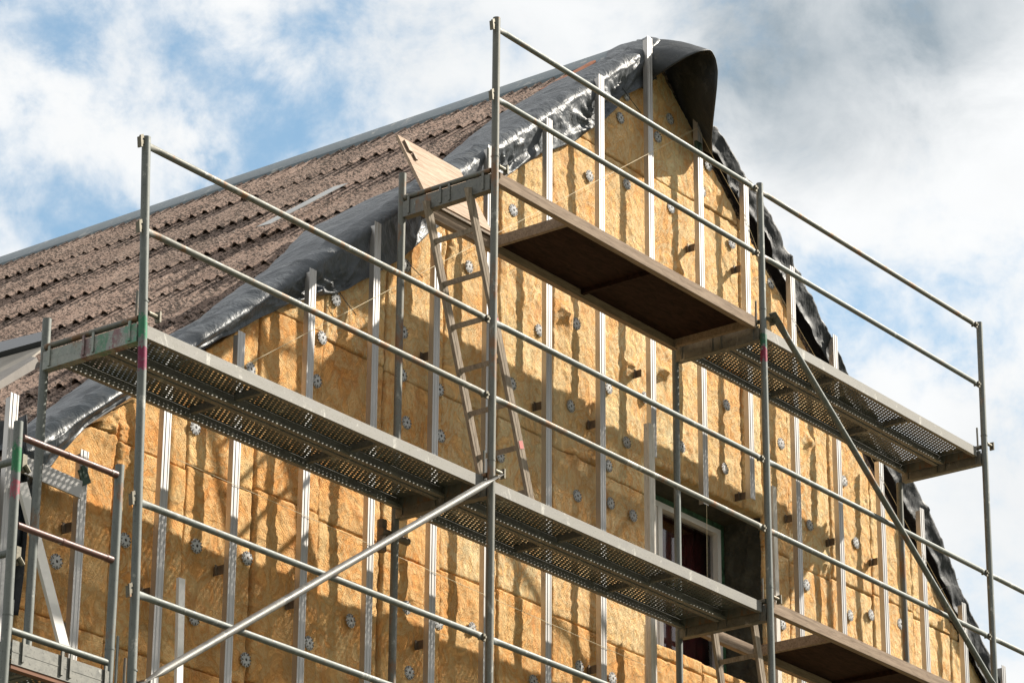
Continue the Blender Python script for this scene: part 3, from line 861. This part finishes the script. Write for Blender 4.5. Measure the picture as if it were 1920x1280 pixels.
# ------------------------------------------------------------------ small things on the roof
def lath(name, p, q, w, h, mat, up, label, cat, group=None):
    m = MB(); p = np.asarray(p); q = np.asarray(q); m.bar(p, q, w, h, up); return tag(m.build(name, mat, None, smooth=0), label, cat, group)
A, B = atroof(1018, 178), atroof(1116, 124)
lath('roof_lath', A+roof_nrm*.03, B+roof_nrm*.03, .05, .025, M['lath_orange'], roof_nrm, 'short reddish timber lath on the roof edge just below the ridge', 'lath', 'red laths along the tarpaulin edge')
A, B = atroof(640, 428), atroof(735, 366)
lath('roof_lath', A+roof_nrm*.02, B+roof_nrm*.02, .035, .025, M['lath_orange'], roof_nrm, 'reddish timber lath along the sheet edge left of the plywood lid', 'lath', 'red laths along the tarpaulin edge')
A, B = atroof(503, 444), atroof(648, 368)
lath('zinc_strip', A+roof_nrm*.085, B+roof_nrm*.085, .17, .004, M['strip_metal'], roof_nrm, 'flat pale metal strip lying across the corrugated roof sheets', 'metal strip')
# raised roof hatch at the left
hatch = thing('roof_hatch', roof_pt(-.5, 3.6), 'open roof hatch with black rim and beige board on the lower left roof', 'roof hatch')
def slab(name, quad, h, th, mat):
    m = MB(); P = [atroof(*p)+roof_nrm*h for p in quad]
    vs = P+[p+roof_nrm*th for p in P]
    m.add(vs, [(3, 2, 1, 0), (4, 5, 6, 7), (0, 1, 5, 4), (1, 2, 6, 5), (2, 3, 7, 6), (3, 0, 4, 7)])
    return m.build(name, mat, hatch, smooth=0)
slab('rim', [(-160, 726), (92, 658), (92, 641), (-160, 702)], .02, .06, M['hatch_dark'])
slab('board', [(-160, 800), (60, 684), (92, 659), (-160, 727)], .0, .045, M['beige_board'])
slab('frame', [(-160, 838), (76, 686), (64, 684), (-160, 803)], .0, .06, M['grey_board'])

# ------------------------------------------------------------------ scaffold
SX = [-2.99, 0.0, 3.02, 6.06, 9.10]
SW = .73
GH1, GH5 = 1.232, .741
def sx(i, z):
    """standards are not quite plumb"""
    x = SX[i]
    if i == 0: x += float(np.interp(z, [-1.6, .2, 1.3], [.055, .0, -.055]))
    if i == 3: x += float(np.interp(z, [-.5, 1.2, 3.3], [-.04, -.02, .02]))
    if i == 1: x += float(np.interp(z, [0, 3.2], [0, .012]))
    return x
scaf = thing('scaffold', (0, 0, -ZO), 'galvanised tube scaffold standing along the insulated gable wall', 'scaffold')
RS = .0242
TOPO = [1.275, 3.30, 3.285, 3.265, 1.3]      # outer standard tops
TOPI = [.42, 2.42, 2.235, 2.10, .42]
LUGH = {0: [GH1, GH5, GH1-2, GH5-2], 1: [GH1+2, GH5+2], 2: [], 3: []}
def lug(parent, x, y, z, sgn=-1):
    m = MB()
    m.box(x+sgn*.022, x+sgn*.050, y-.009, y+.009, z-.010, z+.012)
    m.obox((x+sgn*.052, y-.004, z-.004), (.006, 0, .002), (0, .014, 0), (-.004, 0, .030))
    m.obox((x+sgn*.044, y-.006, z+.030), (.010, 0, .006), (0, .006, 0), (-.003, 0, .010))
    m.build('rail_lug', M['lug'], parent, smooth=0)
STD = {}
for i in range(5):
    zs = [-ZO+.12, -6, -4, -1.9, -1.3, 0, 1.3, 2.2, TOPO[i]]
    zs = [z for z in zs if z <= TOPO[i]]+([TOPO[i]] if TOPO[i] not in zs else [])
    m = MB()
    m.tube([(sx(i, z), 0, z) for z in zs], RS, 18)
    for zj in (.335, 2.335, -1.665):
        if zj < TOPO[i]-.2: m.tube([(sx(i, zj), 0, zj-.004), (sx(i, zj), 0, zj+.004)], RS+.0022, 18)
    m.tube([(sx(i, -ZO), 0, -ZO+.012), (sx(i, -ZO), 0, -ZO+.2)], .017, 10); m.box(sx(i, -ZO)-.075, sx(i, -ZO)+.075, -.075, .075, -ZO+.002, -ZO+.012)
    mt = {0: M['tube_painted'], 2: M['tube_painted_s3']}.get(i, M['tube_worn'] if i == 1 else M['tube'])
    st = m.build('standard', mt, scaf); STD[i] = st
    for z in LUGH.get(i, []): lug(st, sx(i, z), 0, z)
    m = MB(); m.tube([(sx(i, -3), SW, -ZO+.12), (sx(i, 0), SW, min(TOPI[i], 2.2)-.1), (sx(i, 0), SW, TOPI[i])], RS, 16)
    m.box(sx(i, -3)-.075, sx(i, -3)+.075, SW-.075, SW+.075, -ZO+.002, -ZO+.012)
    m.build('standard', M['tube_worn'] if i in (1, 3) else M['tube'], scaf)
def transom(i, z, painted=False):
    x = sx(i, z+.2)
    m = MB()
    y0, y1 = RS-.004, SW-RS+.004
    z0, z1 = z+.108, z+.212
    # U section lying with web to the left of the frame
    m.box(x-.026, x-.022, y0, y1, z0, z1); m.box(x-.022, x+.026, y0, y1, z0, z0+.004); m.box(x+.022, x+.026, y0, y1, z0+.004, z1)
    for yy in (.07, .335, .405, .66):
        m.box(x-.034, x-.0262, yy-.008, yy+.008, z0+.012, z1+.022)
    m.box(x-.0265, x-.024, y0, y1, z0+.052, z0+.058)
    m.build('transom', M['transom_painted'] if painted else M['transom'], scaf, smooth=0)
    m = MB(); m.tube([(x-.010, RS, z+.245), (x-.010, SW-RS, z+.245)], .0168, 14)
    m.tube([(x-.010, SW-.05, z+.245), (x-.010, SW-RS, z+.245)], .019, 14)
    m.build('retaining_tube', M['tube_worn'], scaf)
    # locking pin and tube end past the standard
    m = MB(); m.tube([(x, .055, z+.22), (x, .055, z+.41)], .0075, 8); m.build('toe_pin', M['tube_worn'], scaf)
    m = MB(); m.tube([(x+.02, -.012, z+.275), (x+.105, -.012, z+.275)], .0125, 10); m.box(x+.09, x+.102, -.03, .006, z+.245, z+.305); m.build('wedge', M['lug'], scaf)
for i in range(5):
    for z in (-6, -4, -2, 0, 2):
        if z+.3 > TOPO[i] or (i == 0 and z > 0): continue
        transom(i, z, painted=(i == 0 and z == 0))
def rail(i, z, mat='tube', a0=0., a1=0.):
    xa, xb = sx(i, z)+RS+.004, sx(i+1, z)-RS-.004
    y = .004; d = np.array([xb-xa, 0, 0]); r = .0188
    m = MB()
    m.tube([(xa, y, z), (xa+.03, y, z), (xa+.075, y, z), (xb-.10, y, z), (xb-.06, y, z-.002), (xb-.015, y, z-.004)],
           [(.0075, .021), (.0085, .022), r, r, (.010, .023), (.0085, .023)], 14)
    m.build('guard_rail', M[mat], scaf)
    m = MB(); m.box(xb-.050, xb-.030, y-.022, y-.008, z-.034, z+.012); m.tube([(xb-.042, y-.034, z-.012), (xb-.042, y+.024, z-.012)], .008, 8)
    m.build('rail_lug', M['lug'], scaf, smooth=0)
for (i, z, mt) in [(0, GH1, 'tube_worn'), (0, GH5, 'tube_worn'), (0, GH1-2, 'tube'), (0, GH5-2, 'tube'), (1, GH1+2, 'tube'), (1, GH5+2, 'tube'), (1, GH1, 'tube'), (1, GH5, 'tube_worn'), (1, GH1-2, 'tube'), (1, GH5-2, 'tube'),
                   (2, GH1+2, 'tube_worn'), (2, GH5+2, 'tube'), (2, GH1, 'tube'), (2, GH5, 'tube'), (3, GH1, 'tube'), (3, GH5, 'tube'), (2, GH1-2, 'tube'), (3, GH1-2, 'tube'), (3, GH5-2, 'tube'), (2, GH5-2, 'tube')]:
    rail(i, z, mt)
def brace(p, q, mat, r=.0225):
    p, q = np.array(p), np.array(q); d = (q-p)/np.linalg.norm(q-p)
    m = MB()
    m.tube([p, p+d*.10, p+d*.19, q-d*.19, q-d*.10, q], [(.030, .006), (.030, .007), r, r, (.030, .007), (.030, .006)], 16)
    b = m.build('diagonal_brace', M[mat], scaf)
    for c in (p+d*.035, q-d*.035):
        m = MB(); m.tube([c+np.array([0, -.016, 0]), c+np.array([0, .05, 0])], .013, 8); m.build('bolt', M['lug'], b)
brace((.02, -.052, .235), (-2.93, -.052, -1.745), 'brace')
brace((3.06, -.052, 2.31), (6.02, -.052, .27), 'tube')
# clamp with short tube end by the second inner standard
m = MB(); m.tube([(-.10, SW+.03, .02), (.16, SW+.03, .02)], .0242, 12); m.tube([(-.07, SW+.045, -.10), (-.07, SW+.045, .10)], .03, 8); m.build('wall_tie', M['bracket'], scaf)

# ------------------------------------------------------------------ decks
def holes_sheet(L, y0, y1, z):
    m = MB(); V = []; F = []
    cx, cy = .036, .0265; r = .0059
    nrow = int((y1-y0)/cy); ym = (y1-y0-nrow*cy)/2
    oc = [(-.5, -.5), (0, -.5), (.5, -.5), (.5, 0), (.5, .5), (0, .5), (-.5, .5), (-.5, 0)]
    ang = [math.atan2(b, a) for a, b in oc]
    x0 = .05
    for j in range(nrow):
        yc = y0+ym+(j+.5)*cy; xo = x0+(cx/2 if j % 2 else 0)
        n = int((L-.10-(cx/2 if j % 2 else 0))/cx)
        ya, yb = yc-cy/2, yc+cy/2
        b = len(V); xe = xo+n*cx
        V += [(0, ya, z), (xo, ya, z), (xo, yb, z), (0, yb, z)]; F.append((b, b+1, b+2, b+3)); b += 4
        V += [(xe, ya, z), (L, ya, z), (L, yb, z), (xe, yb, z)]; F.append((b, b+1, b+2, b+3))
        for k in range(n):
            xc = xo+(k+.5)*cx; b = len(V)
            V += [(xc+q[0]*cx, yc+q[1]*cy, z) for q in oc]+[(xc+r*math.cos(a), yc+r*math.sin(a), z) for a in ang]
            F += [(b+i, b+(i+1) % 8, b+8+(i+1) % 8, b+8+i) for i in range(8)]
    b = len(V)
    if ym > 1e-4:
        V += [(0, y0, z), (L, y0, z), (L, y0+ym, z), (0, y0+ym, z), (0, y1-ym, z), (L, y1-ym, z), (L, y1, z), (0, y1, z)]
        F += [(b, b+1, b+2, b+3), (b+4, b+5, b+6, b+7)]
    m.add(V, F); return m
PL, PW, PH = 2.93, .318, .070
def make_plank():
    t = thing('steel_plank', (0, 0, 0), '', 'scaffold plank')
    holes_sheet(PL, .004, PW-.004, 0).build('perforated_sheet', M['sheet'], t, smooth=0, world=False)
    for y0, sg in ((0, 1), (PW, -1)):
        m = MB()
        ya, yb = sorted((y0, y0+sg*.0036)); m.box(0, PL, ya, yb, -PH, .002)
        ya, yb = sorted((y0+sg*.0036, y0+sg*.034)); m.box(0, PL, ya, yb, -PH, -PH+.003)
        ya, yb = sorted((y0+sg*.0306, y0+sg*.034)); m.box(0, PL, ya, yb, -PH+.003, -PH+.02)
        # punched nibs along the lip
        for k in range(40):
            xx = .06+k*(PL-.12)/39
            yy = y0+sg*.018; m.obox((xx, yy, -PH-.001), (.002, 0, 0), (0, .002, 0), (0, 0, .001))
        m.build('side_flange', M['plank'], t, smooth=0, world=False)
    for xx in (PL*.36, PL*.70):
        m = MB(); m.box(xx-.014, xx+.014, .036, PW-.036, -.045, -.004); m.build('cross_rib', M['sheet'], t, smooth=0, world=False)
    for xx, sg in ((0, -1), (PL, 1)):
        m = MB(); xa, xb = sorted((xx+sg*.0005, xx+sg*.006)); m.box(xa, xb, .002, PW-.002, -PH+.004, -.001)
        for yy in (.07, PW-.07): m.box(*sorted((xx+sg*.006, xx+sg*.03)), yy-.02, yy+.02, -.03, -.012)
        m.build('end_hook', M['tube_worn'], t, smooth=0, world=False)
    return t
p0 = make_plank(); first = [True]
def place_plank(x, y, ztop, label, rotz=0):
    o = p0 if first[0] else copy_tree(p0); first[0] = False
    o.location = (x, y, ztop+ZO); o.rotation_euler = (0, 0, rotz)
    tag(o, label, 'scaffold plank', 'perforated steel scaffold planks')
for (i, z, nm) in [(0, 0, 'left bay with green paint marks'), (1, 0, 'middle bay under the ladder foot'), (2, 2, 'upper right bay')]:
    xa = (SX[i]+SX[i+1])/2-PL/2
    place_plank(xa, .038, z+.232, 'outer perforated steel plank of the '+nm)
    place_plank(xa, .038+PW+.018, z+.232, 'inner perforated steel plank of the '+nm+', nearer the wall')

def make_platform(L, labels):
    t = thing('timber_platform', (0, 0, 0), '', 'scaffold platform')
    for y in (.04, .69):
        m = MB(); m.box(.02, L-.02, y-.021, y+.021, -.080, 0); 
        m.box(.02, L-.02, y-.0225, y+.0225, -.078, -.070)
        m.build('side_beam', M['beam'], t, smooth=0, world=False)
    HX = .80
    for x in (.03, HX, L-.05):
        m = MB(); m.box(x-.015, x+.015, .062, .668, -.075, -.004); m.build('cross_beam', M['beam'], t, smooth=0, world=False)
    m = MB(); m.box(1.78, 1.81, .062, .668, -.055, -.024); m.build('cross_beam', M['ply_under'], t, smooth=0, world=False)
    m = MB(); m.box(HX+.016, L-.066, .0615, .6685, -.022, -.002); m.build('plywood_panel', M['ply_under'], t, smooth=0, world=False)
    return t
xw = (SX[1]+SX[2])/2-2.94/2
wp = make_platform(2.94, None); wp.location = (xw, 0, 2.262+ZO)
tag(wp, 'upper timber platform with its plywood hatch standing open', 'scaffold platform', 'timber scaffold platforms with ladder hatches')
wp2 = copy_tree(wp); wp2.location = ((SX[2]+SX[3])/2-2.94/2, 0, .262+ZO)
tag(wp2, 'lower timber platform at the bottom right of the scaffold', 'scaffold platform', 'timber scaffold platforms with ladder hatches')
# open hatch lid of the upper platform
m = MB(); h0 = np.array([.13-xw*0, .662, 2.29]); 
lidA = aty(800, 372, .665); lidB = aty(921, 437, .665); topA = aty(743, 254, .93); topB = aty(861, 321, .93)
nv = np.cross(lidB-lidA, topA-lidA); nv /= np.linalg.norm(nv)
off = nv*.010
vs = [lidA-off, lidB-off, topB-off, topA-off, lidA+off, lidB+off, topB+off, topA+off]
m.add(vs, [(3, 2, 1, 0), (4, 5, 6, 7), (0, 1, 5, 4), (1, 2, 6, 5), (2, 3, 7, 6), (3, 0, 4, 7)])
lid = m.build('hatch_lid', M['ply_lid'], wp, smooth=0)
bpy.context.view_layer.update()
m = MB(); d = (lidA-topA)/np.linalg.norm(lidA-topA); e = (topB-topA)/np.linalg.norm(topB-topA)
c = topA+d*.10+e*.045-nv*.02
if np.dot(nv, CAM-c) > 0: c = topA+d*.10+e*.045+nv*.02
m.obox(c, e*.018, d*.05, nv*.008); m.obox(c+d*.08+e*.03, e*.01, d*.03, nv*.006); m.build('latch', M['bracket'], lid, smooth=0)
m = MB(); m.bar(lidA+np.array([0, .0, -.022]), lidB+np.array([0, .0, -.022]), .03, .016); m.build('hinge', M['bracket'], lid, smooth=0)

# ------------------------------------------------------------------ ladders
def make_ladder(foot, head, y0, y1, nr, label, start=.2):
    t = thing('ladder', (foot[0], (y0+y1)/2, foot[1]), label, 'ladder', 'ladders through the platform hatches')
    f = np.array([foot[0], 0, foot[1]]); h = np.array([head[0], 0, head[1]]); d = (h-f)/np.linalg.norm(h-f); L = np.linalg.norm(h-f)
    up = np.cross(d, (0, 1., 0))
    for y in (y0, y1):
        m = MB(); a = f+np.array([0, y, 0]); b = h+np.array([0, y, 0])
        m.bar(a, b, .024, .058, up); m.bar(a, b, .0265, .012, up+0)
        m.build('stile', M['ladder'], t, smooth=0)
    for k in range(nr):
        s = start+k*.275
        if s > L-.05: break
        c = f+d*s
        m = MB(); m.bar(c+np.array([0, y0+.0135, 0]), c+np.array([0, y1-.0135, 0]), .030, .030, d)
        m.build('rung', M['ladder'], t, smooth=0)
    return t
yr, yl = .17, .50
F1 = aty(997, 950, yr); H1 = aty(878, 352, yr)
zf_ = .236
k = (zf_-F1[2])/(H1[2]-F1[2]); F1 = F1+(H1-F1)*k
lad = make_ladder((F1[0], F1[2]), (H1[0], H1[2]), yr, yl, 9, 'worn ladder leaning up through the open plywood hatch', .12)
m = MB(); a = np.array([F1[0], yr-.0138, F1[2]]); b = np.array([H1[0], yr-.0138, H1[2]])
red = simple('red_sticker', (.45, .09, .07), .6)
for q in (.20, .58):
    m = MB(); c = a+(b-a)*q; dd = (b-a)/np.linalg.norm(b-a); m.obox(c, dd*.025, (0, .0008, 0), np.cross(dd, (0, 1, 0))*.02)
    m.build('sticker', red, lad, smooth=0)
F2 = aty(1430, 1280, .20); H2 = aty(1411, 1150, .20); dd = (F2-H2)/(H2[2]-F2[2]); F2 = H2+dd*(H2[2]+1.76)
make_ladder((F2[0], F2[2]), (H2[0]-dd[0]*.05, H2[2]+.05), .20, .52, 9, 'lower ladder hanging below the scaffold level beside the window', .10+((np.linalg.norm(H2-F2)-.10) % .275))

# ------------------------------------------------------------------ side scaffold round the left corner
side_sc = thing('scaffold', (-3.45, 1.3, -ZO), 'narrow scaffold bay at the left corner with brown painted guard rails', 'scaffold')
XA, XB = -3.815, -3.105
ya, yb = 0.0, 2.57
for x, top in ((XA, -.60), (XB, -.615)):
    for y in (ya, yb):
        m = MB(); m.tube([(x, y, -ZO+.012), (x, y, -1.64), (x-.015 if x == XA else x, y, top)], RS, 18); m.tube([(x, y, -1.60), (x, y, -1.592)], RS+.002, 18)
        m.box(x-.075, x+.075, y-.075, y+.075, -ZO+.002, -ZO+.012)
        m.build('standard', M['tube_painted_side'] if (x == XA and y == ya) else M['tube'], side_sc)
for z in (-.672, -1.13):
    for y in (ya, yb):
        m = MB(); m.tube([(XA+RS-.004, y, z), (XB-RS+.004, y, z)], .0175, 14)
        m.tube([(XA+.33, y, z), (XA+.345, y, z)], .0195, 14); m.tube([(XB-RS-.04, y, z), (XB-RS+.003, y, z)], .0195, 14)
        m.build('end_rail', M['brown'], side_sc, label='brown painted guard rail across the end of the bay')
for z in (-.80, -1.28):
    m = MB(); m.tube([(XA-.01, ya+RS, z), (XA-.01, ya+.08, z), (XA-.01, yb-RS, z)], [(.008, .021), .0188, .0188], 14); m.build('guard_rail', M['tube'], side_sc)
    m = MB(); m.box(XA+.02, XA+.05, ya-.012, ya+.012, z-.05, z+.04); m.tube([(XA+.03, ya-.02, z-.02), (XA+.06, ya-.02, z-.05)], .012, 8); m.build('rail_lug', M['lug'], side_sc, smooth=0)
for y in (ya, yb):
    m = MB(); z0, z1 = -1.84, -1.72
    m.box(XA+RS-.004, XB-RS+.004, y-.026, y-.022, z0, z1); m.box(XA+RS-.004, XB-RS+.004, y-.022, y+.026, z0, z0+.004)
    for xx in (XA+.09, XA+.355, XA+.415, XB-.05): m.box(xx-.008, xx+.008, y-.036, y-.0262, z0+.02, z1+.02)
    m.box(XA+RS, XB-RS, y-.0275, y-.024, z0+.06, z0+.066)
    m.build('transom', M['transom'], side_sc, smooth=0)
    m = MB(); m.tube([(XA+RS-.004, y, -1.668), (XB-RS+.004, y, -1.668)], .0175, 14); m.build('retaining_tube', M['tube'], side_sc)
    m = MB(); m.box(XA+RS, XB-RS, y-.021, y+.02, z0-.022, z0-.001); m.build('edge_strip', simple('rusty_strip', (.17, .075, .04), .8, 0, .3), side_sc, smooth=0)
for x in (XA+.055, XB+.085):
    m = MB(); m.tube([(x, .03, -1.78), (x, .03, -1.50)], .0075, 8); m.build('toe_pin', M['tube'], side_sc)
place_plank(XA+.03+PW, ya+.032, -1.712, 'perforated steel plank of the small left corner bay, outer one', math.pi/2)
place_plank(XA+.05+2*PW, ya+.032, -1.712, 'perforated steel plank of the small left corner bay, next to the wall', math.pi/2)

# ------------------------------------------------------------------ loose laths, battens and strings at the wall
def stick(name, p, q, y, w, mat, label, cat, group=None, t=.022):
    A, B = aty(*p, y), aty(*q, y)
    m = MB(); m.bar(A, B, t, w, np.cross((B-A)/np.linalg.norm(B-A), (0, 1., 0)))
    return tag(m.build(name, mat, None, smooth=0), label, cat, group)
stick('timber_batten', (1217, 796), (1222, 1300), .86, .068, M['batten'], 'pale timber batten standing upright at the left edge of the window', 'batten', 'upright battens at the wall', .045)
stick('timber_batten', (1449, 912), (1460, 1300), .90, .05, M['batten'], 'narrow timber batten standing upright right of the window', 'batten', 'upright battens at the wall', .03)
stick('white_lath', (339, 1084), (334, 1300), .90, .05, M['white_lath'], 'short white lath standing upright on the lower left wall', 'lath', 'white laths at the wall')
stick('white_lath', (40, 905), (120, 1215), .90, .068, M['white_lath'], 'long white lath leaning diagonally behind the left corner bay', 'lath', 'white laths at the wall')
stick('cross_profile', (38, 868), (152, 918), .935, .10, M['alu'], 'wide aluminium profile fixed crosswise at the left corner', 'profile', None, .012)
c = aty(158, 893, YP-.012); m = MB(); m.obox(c, (.03, 0, .018), (0, .004, 0), (-.022, 0, .04)); m.obox(c+np.array([-.01, -.004, .03]), (.012, 0, .01), (0, .004, 0), (-.01, 0, .03))
tag(m.build('line_clip', M['green_clip'], None, smooth=0), 'dark green clip tied to the profile near the left corner', 'clip', 'line clips on the profiles')
c = aty(1309, 277, YP-.012); m = MB(); m.obox(c, (.035, 0, 0), (0, .010, 0), (0, 0, .045)); m.obox(c+np.array([.01, -.012, 0]), (.012, 0, .02), (0, .004, 0), (-.01, 0, .02))
tag(m.build('line_clip', M['green_clip'], None, smooth=0), 'grey-green clip on the profile under the sheet hood', 'clip', 'line clips on the profiles')
def string(pts, label, mat='string', r=.0016, y=YP-.010, grp='string lines across the wall'):
    P = [aty(u, v, y) for u, v in pts]
    m = MB()
    for a, b in zip(P[:-1], P[1:]): m.tube([a, b], r, 5)
    return tag(m.build('string_line', M[mat], None), label, 'string', grp)
string([(450, 690), (1308, 240)], 'thin pale string stretched diagonally from the left up to the profile under the hood')
string([(1308, 240), (1340, 300), (1395, 400), (1432, 500), (1570, 740), (1850, 1260)], 'thin pale string running down the right roof verge')
string([(330, 860), (1240, 1260)], 'thin pale string stretched across the lower wall')
string([(1325, 945), (1326, 1085)], 'plumb string hanging in front of the window')
def wire(u, v, pts, label): string([(u, v)]+pts, label, 'black_wire', .003, YI-.05, 'wires tying the sheet to washers')
wire(637, 548, [(648, 565), (668, 590)], 'black tie wire from the gathered sheet edge to a washer left of the ladder')
wire(763, 490, [(780, 508), (792, 520)], 'black tie wire beside the washer near the ladder')
wire(1167, 165, [(1185, 190), (1202, 212)], 'black tie wire at the gathered sheet just below the peak')
wire(1755, 1110, [(1775, 1098), (1797, 1084)], 'black wire sticking out of the sheet on the right verge')
